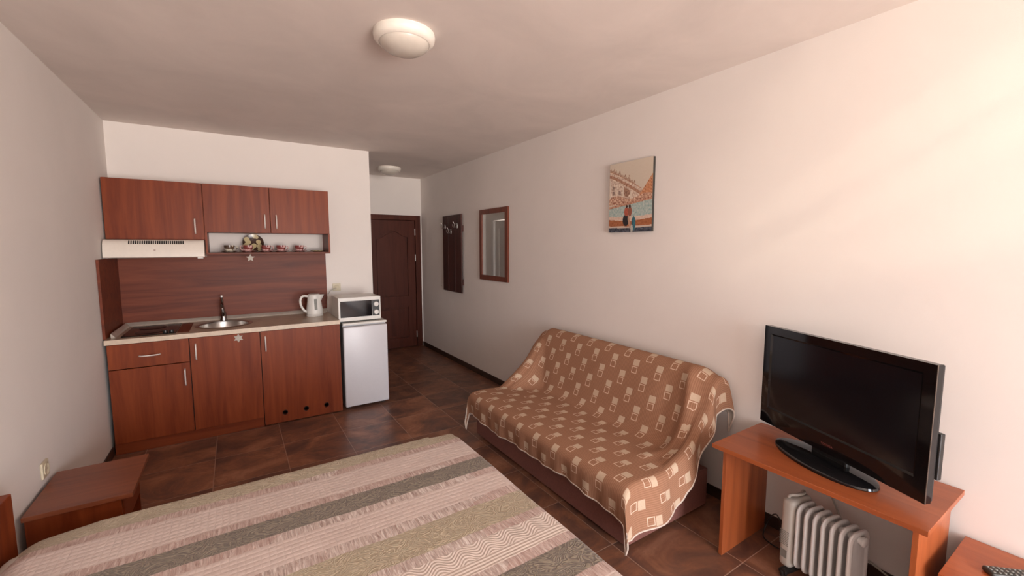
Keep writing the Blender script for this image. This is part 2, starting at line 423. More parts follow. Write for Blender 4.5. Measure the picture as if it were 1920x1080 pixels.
# hall side wall with the white bathroom door that the mirror shows
HD0, HD1 = 5.42, 6.28
b = B(); box(b, CX-.14, CX, KY+.14, HD0, 0, H); box(b, CX-.14, CX, HD1, DY, 0, H); box(b, CX-.14, CX, HD0, HD1, 2.06, H)
struct('wall_hall_side', b, 'wall')
b = B(); box(b, LW-.1, WIN[0], BY-.12, BY, 0, H); box(b, WIN[1], RW+.1, BY-.12, BY, 0, H); box(b, WIN[0], WIN[1], BY-.12, BY, WIN[3], H)
struct('wall_window', b, 'wall')
wn_ = struct('window_1', plate(B(), rect2(WIN[0], WIN[1], 0, WIN[3]), [rect2(WIN[0]+.06, (WIN[0]+WIN[1])/2-.03, .06, WIN[3]-.06), rect2((WIN[0]+WIN[1])/2+.03, WIN[1]-.06, .06, WIN[3]-.06)], .06, XZ(BY-.09)), 'white_paint')

dr = thing('door_1', 'dark brown panelled entrance door at the end of the hall', 'door', (2.02, DY, 0)); dr['kind'] = 'structure'
del dr['label']; del dr['category']
b = B(); box(b, DX0, DX0+.085, DY-.015, DY+.12, 0, 2.075, .004); box(b, DX1-.085, DX1, DY-.015, DY+.12, 0, 2.075, .004); box(b, DX0+.085, DX1-.085, DY-.015, DY+.12, 2.0, 2.075, .004)
obj('door_frame', b, 'door', dr)
L0, L1 = DX0+.09, DX1-.09
def arch(x0, x1, z0, z1, rise, k=16):
    pts = [(x0, z0), (x1, z0), (x1, z1)]
    for i in range(1, k):
        t = i/k; u_ = min(1, max(0, (abs(t-.5)*2))); pts.append((x1+(x0-x1)*t, z1+rise*(.5+.5*math.cos(PI*u_))))
    return pts+[(x0, z1)]
pa, pb = arch(L0+.12, L1-.12, .82, 1.74, .10), rect2(L0+.12, L1-.12, .16, .65)
b = plate(B(), rect2(L0, L1, .008, 1.995), [pa, pb], .022, XZ(DY+.012)); box(b, L0, L1, DY+.034, DY+.05, .008, 1.995)
leaf = obj('door_leaf', b, 'door', dr)
for q in (arch(L0+.155, L1-.155, .855, 1.70, .095), rect2(L0+.155, L1-.155, .195, .615)):
    obj('raised_panel', plate(B(), q, [], .014, XZ(DY+.02)), 'door', leaf)
for z in (1.82, 1.42, .2):
    obj('hinge', lathe(B(), [(0, -.05), (.007, -.05), (.007, .05), (0, .05)], (L1+.003, DY+.004, z), 10), 'handle', leaf)
b = B(); tube(b, [(L0+.035, DY+.012, 1.02), (L0+.035, DY-.04, 1.02), (L0+.04, DY-.045, .93)], .009); box(b, L0+.015, L0+.055, DY+.004, DY+.012, .9, 1.12, .003)
obj('door_handle', b, 'handle', leaf, True)

dr2 = thing('door_2', 'x', 'door', (CX, 5.85, 0)); dr2['kind'] = 'structure'; del dr2['label']; del dr2['category']
b = B(); box(b, CX-.14, CX+.012, HD0-.05, HD0+.03, 0, 2.08, .003); box(b, CX-.14, CX+.012, HD1-.03, HD1+.05, 0, 2.08, .003); box(b, CX-.14, CX+.012, HD0+.03, HD1-.03, 2.03, 2.11, .003)
obj('door_frame', b, 'white_paint', dr2)
b = plate(B(), rect2(HD0+.035, HD1-.035, .01, 2.025), [rect2(HD0+.15, HD1-.15, 1.0, 1.9), rect2(HD0+.15, HD1-.15, .15, .85)], .012, YZ(CX-.035)); box(b, CX-.06, CX-.035, HD0+.035, HD1-.035, .01, 2.025)
obj('door_leaf', b, 'white_paint', dr2)

# dark tiled skirting
bh = .068
struct('baseboard_right', bx(RW-.010, RW, BY, DY, 0, bh, .002), 'basebd')
struct('baseboard_left', bx(LW, LW+.010, BY, KY-.65, 0, bh, .002), 'basebd')
struct('baseboard_hall', bx(CX, CX+.01, KY, HD0-.05, 0, bh), 'basebd')

# ------------------------------------------------------------------ kitchen: base units
FY = 4.28
def handle(parent, c, length, axis, dy=.026, r=.0056):
    """slim bow handle on a face that looks towards -y"""
    x, y, z = c; L = length/2; pts = []
    for t, d in ((-1, 0), (-.93, .72), (-.5, 1), (0, 1.08), (.5, 1), (.93, .72), (1, 0)):
        pts.append((x+t*L if axis == 'x' else x, y-d*dy, z+t*L if axis == 'z' else z))
    obj('handle', tube(B(), catmull(pts, 4), r), 'handle', parent, True)
def carcass(b, x0, x1, y0, y1, z0, z1, t=.016):
    box(b, x0, x0+t, y0, y1, z0, z1); box(b, x1-t, x1, y0, y1, z0, z1); box(b, x0+t, x1-t, y0, y1, z0, z0+t); box(b, x0+t, x1-t, y1-.006, y1, z0+t, z1)
    return b
U1, U2, U3, U4 = -.842, -.345, .152, .812
t = thing('base_cabinet', 'cherry wood base cabinet with drawer over door, under the black hob', 'cabinet', ((U1+U2)/2, 4.6, 0))
obj('body', carcass(B(), U1, U2, FY+.02, KY-.01, .09, .86), 'dark_gap', t)
d = obj('drawer', bx(U1+.003, U2-.003, FY, FY+.018, .669, .858, .0015), 'cab', t); handle(d, ((-.593), FY, .757), .125, 'x')
d = obj('door', bx(U1+.003, U2-.003, FY, FY+.018, .088, .663, .0015), 'cab', t); handle(d, (-.383, FY, .545), .13, 'z')
t = thing('base_cabinet', 'cherry wood base cabinet with a star on its door, under the sink', 'cabinet', ((U2+U3)/2, 4.6, 0))
obj('body', carcass(B(), U2, U3, FY+.02, KY-.01, .09, .86), 'dark_gap', t)
d = obj('door', bx(U2+.003, U3-.003, FY, FY+.018, .088, .858, .0015), 'cab', t); handle(d, (-.303, FY, .743), .13, 'z')
t = thing('base_cabinet', 'widest cherry wood base cabinet with three round vent holes, beside the fridge', 'cabinet', ((U3+U4)/2, 4.6, 0))
obj('body', carcass(B(), U3, U4, FY+.02, KY-.01, .02, .86), 'dark_gap', t)
b = plate(B(), rect2(U3+.003, U4-.003, .012, .858), [circle2(x, .098, .019, .019, 24) for x in (.315, .49, .665)], .018, XZ(FY))
d = obj('door', b, 'cab', t); handle(d, (.19, FY, .748), .13, 'z')
for x in (.315, .49, .665):
    obj('vent_ring', lathe(B(), [(.0185, 0), (.022, 0), (.022, .003), (.0185, .012), (.0175, .012), (.0185, 0)], (x, FY+.001, .098), 24, axis='y'), 'black', d, True)
solo('plinth_board', bx(U1, U3-.003, FY+.012, FY+.028, .0, .084), 'cabx', 'cherry wood plinth board along the floor under two base cabinets', 'plinth')

# worktop with a round hole for the sink
SX, SY_, SR = -.105, 4.60, .215
t = thing('kitchen_worktop', 'long beige stone-look worktop with pale front edge, holding hob and sink', 'worktop', (0, 4.6, .862))
obj('slab', plate(B(), rect2(U1-.006, U4, FY-.012, KY-.004), [circle2(SX, SY_, SR-.012, SR-.012, 48)], .036, XY(.864)), 'worktop', t)
obj('front_edge', bx(U1-.006, U4, FY-.0165, FY-.012, .863, .9005, .001), 'worktop_edge', t)
b = B()
for (y0, y1, x0, x1) in ((KY-.024, KY-.019, U1+.016, U4),):
    pass
tri = [(KY-.020, .900), (KY-.046, .900), (KY-.040, .912), (KY-.026, .930), (KY-.020, .934)]
vs1 = [b.verts.new((U1+.018, y, z)) for y, z in tri]; vs2 = [b.verts.new((U4, y, z)) for y, z in tri]
b.faces.new(vs1); b.faces.new(vs2[::-1])
for i in range(5): b.faces.new((vs1[i], vs1[(i+1) % 5], vs2[(i+1) % 5], vs2[i]))
trj = [(U1+.018, .900), (U1+.044, .900), (U1+.038, .912), (U1+.024, .930), (U1+.018, .934)]
vs1 = [b.verts.new((x, FY+.08, z)) for x, z in trj]; vs2 = [b.verts.new((x, KY-.03, z)) for x, z in trj]
b.faces.new(vs1); b.faces.new(vs2[::-1])
for i in range(5): b.faces.new((vs1[i], vs1[(i+1) % 5], vs2[(i+1) % 5], vs2[i]))
obj('sealing_strip', b, 'strip', t, label='pale sealing strip along the wall')

solo('splashback_panel', bx(LW+.0185, U4+.006, KY-.018, KY-.002, .902, 1.524), 'cabh', 'reddish cherry wood splashback behind the sink with horizontal grain', 'splashback')
solo('side_splash_panel', bx(LW+.002, LW+.018, 4.315, KY-.002, .902, 1.500), 'cabh', 'dark cherry wood side panel on the left wall beside the hob', 'splashback')

# hob
t = thing('built_in_hob', 'black glass hob set in the worktop at its left end', 'hob', (-.58, 4.59, .9))
obj('glass_top', bx(-.765, -.43, 4.345, 4.84, .9, .907, .002), 'glass_hob', t)
for y in (4.48, 4.70):
    obj('heating_ring', lathe(B(), [(.0, .9072), (.085, .9072), (.088, .9095), (.080, .911), (0, .911)], (-.615, y, 0), 40), 'ring', t, True)
for x in (-.50, -.46):
    obj('knob', lathe(B(), [(.0, .925), (.014, .925), (.017, .907), (0, .907)], (x, 4.385, 0), 20), 'black', t, True)
t = solo('painted_reflection', bx(-.425, -.345, 4.36, 4.83, .9, .9035, .001), 'cabh', 'narrow reddish strip painting a reflection right beside the hob', 'painted reflection')  # reflection in the hob glass, laid on as a coloured strip
t.name = 'painted_hob_reflection'

# sink + tap
t = thing('round_sink', 'round stainless steel sink let into the beige worktop', 'sink', (SX, SY_, .9))
obj('bowl', lathe(B(), [(SR, .900), (SR+.004, .903), (SR-.004, .906), (SR-.02, .905), (SR-.028, .897), (SR-.034, .80), (SR-.06, .762), (.04, .752), (.034, .749), (0, .749)], (SX, SY_, 0), 64), 'steel', t, True)
obj('drain', lathe(B(), [(.0, .754), (.03, .754), (.034, .752), (0, .750)], (SX, SY_, 0), 24), 'chrome', t, True)
t = thing('kitchen_tap', 'dark chrome single-lever tap standing behind the round sink', 'tap', (-.115, 4.855, .9))
obj('base', lathe(B(), [(0, .9), (.030, .9), (.030, .908), (.024, .93), (.023, .975), (.019, .985), (0, .985)], (-.115, 4.855, 0), 28), 'chrome', t, True)
obj('spout', tube(B(), catmull([(-.115, 4.855, .93), (-.115, 4.82, .975), (-.118, 4.76, 1.04), (-.12, 4.70, 1.075), (-.12, 4.675, 1.06)], 6), .0125, 12), 'chrome', t, True)
obj('lever', tube(B(), catmull([(-.115, 4.855, .98), (-.118, 4.858, 1.04), (-.12, 4.845, 1.105), (-.12, 4.835, 1.125)], 5), [.013]*5+[.011]*5+[.009]*4+[.011]*2, 12), 'chrome', t, True)
obj('lever_tip', lathe(B(), [(0, -.012), (.010, -.008), (.013, 0), (.010, .009), (0, .013)], (-.12, 4.832, 1.131), 16), 'handle', t, True)

# ------------------------------------------------------------------ kitchen: wall units
WY = 4.62
def wall_cab(x0, x1, z0, z1, label, hx, hz):
    t = thing('wall_cabinet', label, 'cabinet', ((x0+x1)/2, KY-.16, z0))
    b = carcass(B(), x0, x1, WY+.019, KY-.003, z0, z1); box(b, x0+.016, x1-.016, WY+.019, KY-.01, z1-.016, z1)
    obj('body', b, 'cab', t)
    d = obj('door', bx(x0+.0025, x1-.0025, WY, WY+.017, z0+.001, z1-.001, .0015), 'cab', t); handle(d, (hx, WY, hz), .125, 'z')
V0, V1, V2, V3 = -.852, -.206, .300, .815
wall_cab(V0, V1-.001, 1.656, 2.142, 'tall cherry wood wall cabinet above the cream cooker hood', -.27, 1.772)
wall_cab(V1, V2-.001, 1.722, 2.142, 'cherry wood wall cabinet with right-hand handle, middle of the three', .255, 1.828)
wall_cab(V2, V3, 1.722, 2.142, 'rightmost cherry wood wall cabinet, handle on its left edge', .349, 1.828)
t = thing('open_shelf', 'shallow open cherry wood shelf of cups under the wall cabinets', 'shelf', (.3, KY-.16, 1.53))
obj('shelf_board', bx(V1, V3, WY+.004, KY-.003, 1.527, 1.543, .001), 'cabh', t)
for x in (V1, V3-.016): obj('side_panel', bx(x, x+.016, WY+.004, KY-.003, 1.543, 1.722), 'cab', t)

# cooker hood
t = thing('cooker_hood', 'cream curved cooker hood with dark slotted grille under wall cabinet', 'cooker hood', (-.535, 4.7, 1.5))
pr = [(KY-.019, 1.654), (4.56, 1.654), (4.525, 1.645), (4.505, 1.615), (4.492, 1.57), (4.485, 1.525), (4.487, 1.512), (4.50, 1.506), (KY-.019, 1.506)]
b = B(); A = [b.verts.new((-.852, y, z)) for y, z in pr]; C = [b.verts.new((-.212, y, z)) for y, z in pr]
b.faces.new(A); b.faces.new(C[::-1])
for i in range(len(pr)): b.faces.new((A[i], A[(i+1) % len(pr)], C[(i+1) % len(pr)], C[i]))
obj('canopy', b, 'hood', t, True, angle=50)
for i in range(26):
    x = -.700 + i*.0137
    b = B(); box(b, x, x+.0078, -.0025, .0015, -.017, .013)
    bmesh.ops.transform(b, matrix=Matrix.Translation((0, 4.514, 1.632)) @ Matrix.Rotation(math.radians(-33), 4, 'X'), verts=b.verts)
    obj('grille_slot', b, 'black', t)
obj('lamp_cover', bx(-.262, -.222, 4.50, 4.56, 1.497, 1.507, .002), 'white_plastic', t)
obj('badge', bx(-.545, -.533, 4.4895, 4.493, 1.566, 1.571), 'red', t, label='tiny red badge')

# cups, saucers and the plate on the shelf
def cup_set(x, y, mat, label, flip=1):
    z = 1.543
    s_ = obj('saucer', lathe(B(), [(0, .004), (.035, .004), (.066, .014), (.070, .016), (.066, .011), (.035, 0), (0, 0)], (0, 0, 0), 36), mat, None, True)
    s_.location = (x, y, z); s_['label'] = 'saucer under ' + label; s_['category'] = 'saucer'; s_['group'] = 'saucers on the open shelf'
    t = thing('tea_cup', label, 'cup', (x, y, z+.0045), group='cups on the open shelf')
    obj('bowl', lathe(B(), [(0, 0), (.022, 0), (.026, .004), (.036, .020), (.0405, .045), (.041, .062), (.0385, .062), (.037, .045), (.031, .018), (0, .008)], (0, 0, 0), 32), mat, t, True, local=True)
    obj('handle', tube(B(), catmull([(flip*.037, 0, .052), (flip*.056, 0, .053), (flip*.062, 0, .036), (flip*.050, 0, .020), (flip*.033, 0, .018)], 4), .0038), mat, t, True, local=True)
    return t
cup_set(-.035, 4.775, 'cup_pale', 'pale flowered cup with dark rim, leftmost on the shelf')
cup_set(.112, 4.745, 'cup_rose', 'rose flowered cup standing in front of the dark plate', -1)
cup_set(.262, 4.775, 'cup_rose', 'rose flowered cup just right of the dark plate')
cup_set(.390, 4.775, 'cup_rose', 'rose flowered cup, second from the right on the shelf')
cup_set(.552, 4.775, 'cup_rose', 'rose flowered cup, rightmost on the shelf')
s_ = obj('saucer', lathe(B(), [(0, .004), (.035, .004), (.066, .014), (.070, .016), (.066, .011), (.035, 0), (0, 0)], (0, 0, 0), 36), 'plate', None, True)
s_.location = (.725, 4.79, 1.543); s_['label'] = 'empty dark saucer by the right side panel of the shelf'; s_['category'] = 'saucer'
b = lathe(B(), [(0, .004), (.055, .004), (.082, .013), (.088, .015), (.082, .008), (.05, -.002), (0, -.002)], (0, 0, 0), 44)
bmesh.ops.transform(b, matrix=Matrix.Translation((.163, 4.868, 1.627)) @ Matrix.Rotation(math.radians(76), 4, 'X'), verts=b.verts)
solo('decorative_plate', b, 'plate', 'round dark flowered plate leaning upright at the back of the shelf', 'plate', smooth=True)

def star(pts, R, r, c, label, name='star_ornament'):
    out = []
    for k in range(pts*2):
        a = PI/2 + k*PI/pts; q = R if k % 2 == 0 else r
        out.append((c[0]+q*math.cos(a), c[2]+q*math.sin(a)))
    b = plate(B(), out, [], .006, XZ(c[1]-.006))
    o = solo(name, b, 'glitter', label, 'ornament'); return o
star(5, .037, .017, (.124, WY+.003, 1.493), 'silver glitter five-pointed star hanging from the open shelf edge')
star(6, .037, .021, (-.007, FY-.0005, .822), 'silver glitter snowflake stuck at the top of the base cabinet door')

# ------------------------------------------------------------------ fridge, microwave, kettle
t = thing('mini_fridge', 'small white fridge standing right of the base cabinets', 'fridge', (1.05, 4.6, 0))
obj('body', bx(.842, 1.262, 4.335, 4.86, .02, .832, .006), 'fridge', t)
obj('door', bx(.838, 1.262, 4.270, 4.327, .03, .822, .012, 3), 'fridge', t, True)
obj('top_cover', bx(.840, 1.266, 4.300, 4.865, .834, .856, .006), 'white_plastic', t)
obj('foot', bx(.86, .90, 4.34, 4.38, 0, .022), 'black', t); obj('foot', bx(1.2, 1.24, 4.34, 4.38, 0, .022), 'black', t)
t = thing('microwave_oven', 'white microwave with black door and two white dials on the fridge', 'microwave', (1.02, 4.5, .856))
MX0, MX1, MY, MZ0, MZ1 = .815, 1.222, 4.345, .868, 1.100
obj('housing', bx(MX0, MX1, MY+.012, MY+.325, MZ0, MZ1, .006), 'white_plastic', t)
obj('front_frame', bx(MX0, MX1, MY, MY+.012, MZ0, MZ1, .004), 'white_plastic', t)
obj('door_window', bx(MX0+.018, MX1-.088, MY-.004, MY+.001, MZ0+.038, MZ1-.035, .0015), 'gloss_black', t)
cp = obj('control_panel', bx(MX1-.085, MX1-.014, MY-.004, MY+.001, MZ0+.038, MZ1-.035, .0015), 'black', t)
for z in (1.022, .942):
    k_ = obj('dial', lathe(B(), [(0, 0), (.026, 0), (.026, .004), (.022, .018), (0, .020)], (MX1-.048, MY-.004, z), 28, axis='y'), 'white_plastic', cp, True)
for x in (MX0+.04, MX1-.04):
    for y in (MY+.04, MY+.28): obj('foot', bx(x-.012, x+.012, y-.012, y+.012, .856, .869), 'black', t)

KX, KYY = .655, 4.70
t = thing('electric_kettle', 'white plastic electric kettle on the worktop beside the microwave', 'kettle', (KX, KYY, .9))
obj('power_base', lathe(B(), [(0, .9), (.078, .9), (.080, .906), (.074, .918), (0, .918)], (KX, KYY, 0), 40), 'white_plastic', t, True)
b = lathe(B(), [(0, .919), (.075, .919), (.077, .93), (.073, .98), (.064, 1.05), (.060, 1.10), (.058, 1.112), (0, 1.112)], (KX, KYY, 0), 48)
for v in b.verts:                                   # draw the top out into a spout on the right
    if v.co.z > 1.05 and v.co.x > KX:
        a = math.atan2(v.co.y-KYY, v.co.x-KX); v.co.x += .036*((v.co.z-1.05)/.06)*max(0, math.cos(a))**5
obj('jug', b, 'white_plastic', t, True)
obj('lid', lathe(B(), [(0, 1.122), (.05, 1.121), (.057, 1.113), (0, 1.11)], (KX, KYY, 0), 36), 'white_plastic', t, True)
hp = catmull([(KX-.052, KYY, 1.098), (KX-.10, KYY-.005, 1.104), (KX-.126, KYY-.008, 1.07), (KX-.122, KYY-.008, 1.01), (KX-.095, KYY-.005, .96), (KX-.068, KYY, .945)], 6)
obj('handle', tube(B(), hp, .0115, 12), 'white_plastic', t, True)
b = bx(-.013, .013, -.003, .003, -.055, .055, .002); bmesh.ops.transform(b, matrix=Matrix.Translation((KX+.004, KYY-.0685, 1.02)) @ Matrix.Rotation(math.radians(-9), 4, 'X'), verts=b.verts)
obj('water_gauge', b, 'key', t, label='grey water gauge window')
obj('power_cord', tube(B(), catmull([(KX+.075, KYY+.03, .912), (KX+.13, KYY+.08, .93), (KX+.15, KYY+.14, 1.05), (KX+.19, KYY+.2, 1.12), (.915, KY-.03, 1.15)], 8), .003), 'cordw', t, True)

def socket(loc, axis, label):
    """round schuko socket in a square plate"""
    t = thing('wall_socket', label, 'socket', loc)
    ax = {'-y': Matrix.Identity(4), '+x': Matrix.Rotation(PI/2, 4, 'Z')}[axis]
    b = bx(-.041, .041, -.011, 0, -.041, .041, .004); bmesh.ops.transform(b, matrix=ax, verts=b.verts); obj('plate', b, 'beige', t, local=True)
    b = lathe(B(), [(.030, .0105), (.030, .015), (.026, .015), (.022, .012), (0, .012)], (0, 0, 0), 28, axis='y')
    bmesh.ops.transform(b, matrix=ax, verts=b.verts); obj('socket_ring', b, 'beige', t, True, local=True)
    b = B()
    for s_ in (-.0095, .0095): lathe(b, [(.0024, .0118), (.0024, .0128), (0, .0128)], (s_, 0, 0), 8, axis='y')
    bmesh.ops.transform(b, matrix=ax, verts=b.verts); obj('pin_holes', b, 'black', t, local=True)
socket((.92, KY, 1.155), '-y', 'beige wall socket above the microwave, right of the splashback')
socket((LW, 3.0, .485), '+x', 'beige wall socket on the left wall above the nightstand')

# ------------------------------------------------------------------ ceiling lamps
def ceil_lamp(x, y, label):
    t = thing('ceiling_lamp', label, 'ceiling lamp', (x, y, H), group='round ceiling lamps')
    obj('base_ring', lathe(B(), [(0, 0), (.148, 0), (.150, -.012), (.146, -.032), (.130, -.046), (.122, -.048), (.122, -.040), (0, -.040)], (0, 0, 0), 64), 'lampring', t, True, local=True)
    obj('glass_bowl', lathe(B(), [(.121, -.042), (.120, -.050), (.110, -.064), (.088, -.080), (.055, -.092), (.025, -.097), (0, -.098)], (0, 0, 0), 64), 'opal', t, True, local=True)
    obj('clip_screw', lathe(B(), [(0, -.03), (.004, -.031), (.004, -.036), (0, -.037)], (-.125, -.06, 0), 10), 'handle', t, local=True)
ceil_lamp(.765, 2.165, 'round white ceiling lamp with opal bowl, the nearer and larger one')
ceil_lamp(1.80, 5.80, 'round white ceiling lamp out in the hall near the entrance door')

# ------------------------------------------------------------------ things on the right wall
t = thing('coat_rack', 'dark wooden plank coat rack with metal hooks on the right wall', 'coat rack', (RW, 5.325, 1.0))
for z in (1.13, 1.83): obj('batten', bx(RW-.018, RW-.001, 5.030, 5.622, z-.04, z+.04, .003), 'rackw', t)
for y0, y1 in ((5.035, 5.215), (5.222, 5.428), (5.435, 5.615)): obj('plank', bx(RW-.036, RW-.018, y0, y1, .985, 2.015, .004), 'rackw', t)
for y, z in ((5.53, 1.87), (5.34, 1.80), (5.15, 1.87)):
    b = B(); box(b, RW-.040, RW-.036, y-.012, y+.012, z-.035, z+.03, .001)
    for s_ in (-1, 1): tube(b, catmull([(RW-.038, y, z), (RW-.055, y+s_*.012, z-.022), (RW-.082, y+s_*.024, z-.018), (RW-.088, y+s_*.028, z+.016)], 4), .0042)
    tube(b, catmull([(RW-.038, y, z+.02), (RW-.075, y, z+.022), (RW-.095, y, z+.05)], 4), .0042)
    obj('coat_hook', b, 'steel', t, True)
o = solo('wall_plug', lathe(B(), [(0, 0), (.012, 0), (.010, -.008), (0, -.009)], (RW, 5.76, 1.035), 16, axis='x'), 'white_plastic', 'tiny white plug in the wall left of the coat rack', 'wall plug')

t = thing('wall_mirror', 'tall mirror in a cherry wood frame on the right wall', 'mirror', (RW, 4.245, 1.2))
my0, my1, mz0, mz1 = 3.935, 4.565, 1.205, 2.028
obj('frame', plate(B(), rect2(my0, my1, mz0, mz1), [rect2(my0+.055, my1-.055, mz0+.055, mz1-.055)], .022, YZ(RW-.024)), 'mframe', t)
obj('glass', bx(RW-.014, RW-.010, my0+.05, my1-.05, mz0+.05, mz1-.05), 'mirror', t)

# canvas print: a fountain square, built as a grid of colour patches
cy0, cy1, cz0, cz1 = 2.028, 2.440, 1.707, 2.225
t = thing('canvas_print', 'small canvas print of a fountain square with two seated figures', 'picture', (RW, 2.234, 1.7))
obj('stretcher', bx(RW-.024, RW-.002, cy0, cy1, cz0, cz1), 'canvas_edge' if 'canvas_edge' in M else 'green', t)
NU, NV = 110, 140
def lerp(a, b_, t_): return tuple(a[i]+(b_[i]-a[i])*t_ for i in range(3))
def paint(u, v):
    """u left to right, v bottom to top, colours as printed"""
    nz_ = noise.noise(Vector((u*30, v*36, 0)))*.8 + noise.noise(Vector((u*80, v*80, 5)))*.6
    sky = lerp((.56, .47, .38), (.66, .57, .46), v)
    roof = .90 - .42*max(0, u-.02)**1.15
    col = lerp(sky, (.72, .66, .56), .18*nz_+.1)
    if u < .76 and v < roof and v > .45:                     # pale palace with darker cornice and openings
        col = lerp((.42, .27, .20), (.80, .68, .56), .55+nz_)
        d = roof - v
        if .055 < d < .10 or d < .014: col = lerp((.26, .10, .06), (.55, .33, .22), .5+nz_)
        if d > .13:
            for cu, w_, zt in ((.10, .03, .20), (.26, .03, .22), (.56, .02, .20), (.66, .018, .18)):
                if abs(u-cu) < w_ and .54 < v < roof-zt and not .60 < v < .615: col = lerp((.22, .15, .13), (.42, .3, .24), .5+nz_)
            if ((u-.43)/.085)**2 + ((v-.615)/.115)**2 < 1: col = lerp((.20, .10, .07), (.42, .24, .16), .5+nz_)
            for cu in (.02, .19, .34, .52):
                if abs(u-cu) < .012: col = (.72, .62, .52)
    if u < .62 and roof < v < roof+.02+.09*max(0, noise.noise(Vector((u*22, 3, 1)))+.15): col = lerp((.30, .17, .11), (.6, .45, .34), .5+nz_)
    if u > .72 and .46 < v < .42+.95*(u-.62) and v < .8: col = lerp((.52, .19, .08), (.66, .36, .2), .5+nz_*.8) if not (math.fmod(u*31, 1) < .35 and math.fmod(v*22+u*9, 1) < .5) else (.33, .12, .06)
    if .40 < v < .50+.03*math.sin(u*9): col = lerp((.26, .08, .04), (.78, .55, .40), .5+nz_)     # rocks
    lo = .345+.09*u
    if .22 < v < lo: col = lerp((.30, .42, .40), (.50, .56, .51), .5+nz_*1.2)                        # basin water
    elif lo <= v < lo+.03: col = lerp((.36, .14, .08), (.6, .36, .25), .5+nz_)
    c1_ = .15+.035*abs(u-.5)*2
    if c1_ < v < c1_+.05: col = lerp((.62, .44, .34), (.72, .56, .46), .5+nz_)
    if .075+.02*abs(u-.5) < v <= c1_: col = lerp((.30, .09, .035), (.45, .17, .07), .5+nz_)
    if .055+.02*abs(u-.5) < v <= .08+.02*abs(u-.5): col = (.62, .5, .42)
    if v <= .055+.02*abs(u-.5): col = lerp((.03, .035, .05), (.10, .11, .14), .5+nz_*1.5)
    def ell(cu, cv, ru, rv, a=0):
        x_, y_ = u-cu, v-cv; x2, y2 = x_*math.cos(a)+y_*math.sin(a), -x_*math.sin(a)+y_*math.cos(a)
        return (x2/ru)**2+(y2/rv)**2 < 1
    if ell(.42, .17, .075, .085): col = (.018, .016, .02)
    if ell(.43, .29, .055, .065): col = lerp((.35, .07, .04), (.5, .13, .08), .5+nz_)
    if ell(.51, .29, .045, .07): col = (.30, .10, .06)
    if ell(.435, .365, .026, .022) or ell(.505, .365, .028, .024): col = (.05, .02, .015)
    if ell(.50, .14, .024, .10, .3): col = (.5, .3, .2)
    if ell(.60, .12, .048, .10): col = lerp((.02, .10, .14), (.05, .19, .24), .5+nz_)
    if ell(.56, .045, .028, .06): col = (.5, .5, .45)
    return tuple(min(1, max(0, c_)) for c_ in col)
b = B(); cl = b.loops.layers.float_color.new('print')
vv = [[b.verts.new((RW-.0245, cy1-(cy1-cy0)*i/NU, cz0+(cz1-cz0)*j/NV)) for j in range(NV+1)] for i in range(NU+1)]
for i in range(NU):
    for j in range(NV):
        f = b.faces.new((vv[i][j], vv[i+1][j], vv[i+1][j+1], vv[i][j+1])); c_ = paint((i+.5)/NU, (j+.5)/NV)
        for l_ in f.loops: l_[cl] = (*c_, 1)
n = NT('printed_canvas'); at = n.n('ShaderNodeVertexColor', layer_name='print'); n.l(at.outputs[0], n.b.inputs['Base Color']); n.bump(n.noise(600, 2, n.obj()), .2, .001)
M['print'] = n.set(Roughness=.6)
obj('printed_face', b, 'print', t)

# ------------------------------------------------------------------ bed and nightstands
bx0, bx1, by0, by1, bz = -.745, 1.055, .55, 2.295, .5
t = thing('double_bed', 'low double bed with cherry wood headboard against the left wall', 'bed', (.15, 1.45, 0))
obj('headboard', bx(-.815, -.780, .45, 2.395, .02, .640, .004), 'cab', t)
b = B(); box(b, -.78, .98, by1-.10, by1-.07, .10, .30); box(b, -.78, .98, by0+.07, by0+.10, .10, .30); box(b, .95, .98, by0+.1, by1-.1, .10, .30)
obj('bed_frame', b, 'cab', t)
for x in (-.72, .93):
    for y in (by0+.12, by1-.12): obj('leg', bx(x-.03, x+.03, y-.03, y+.03, 0, .10), 'cab', t)
obj('mattress', bx(-.77, 1.0, by0+.05, by1-.06, .29, .478, .05, 4), 'mattress', t, True)
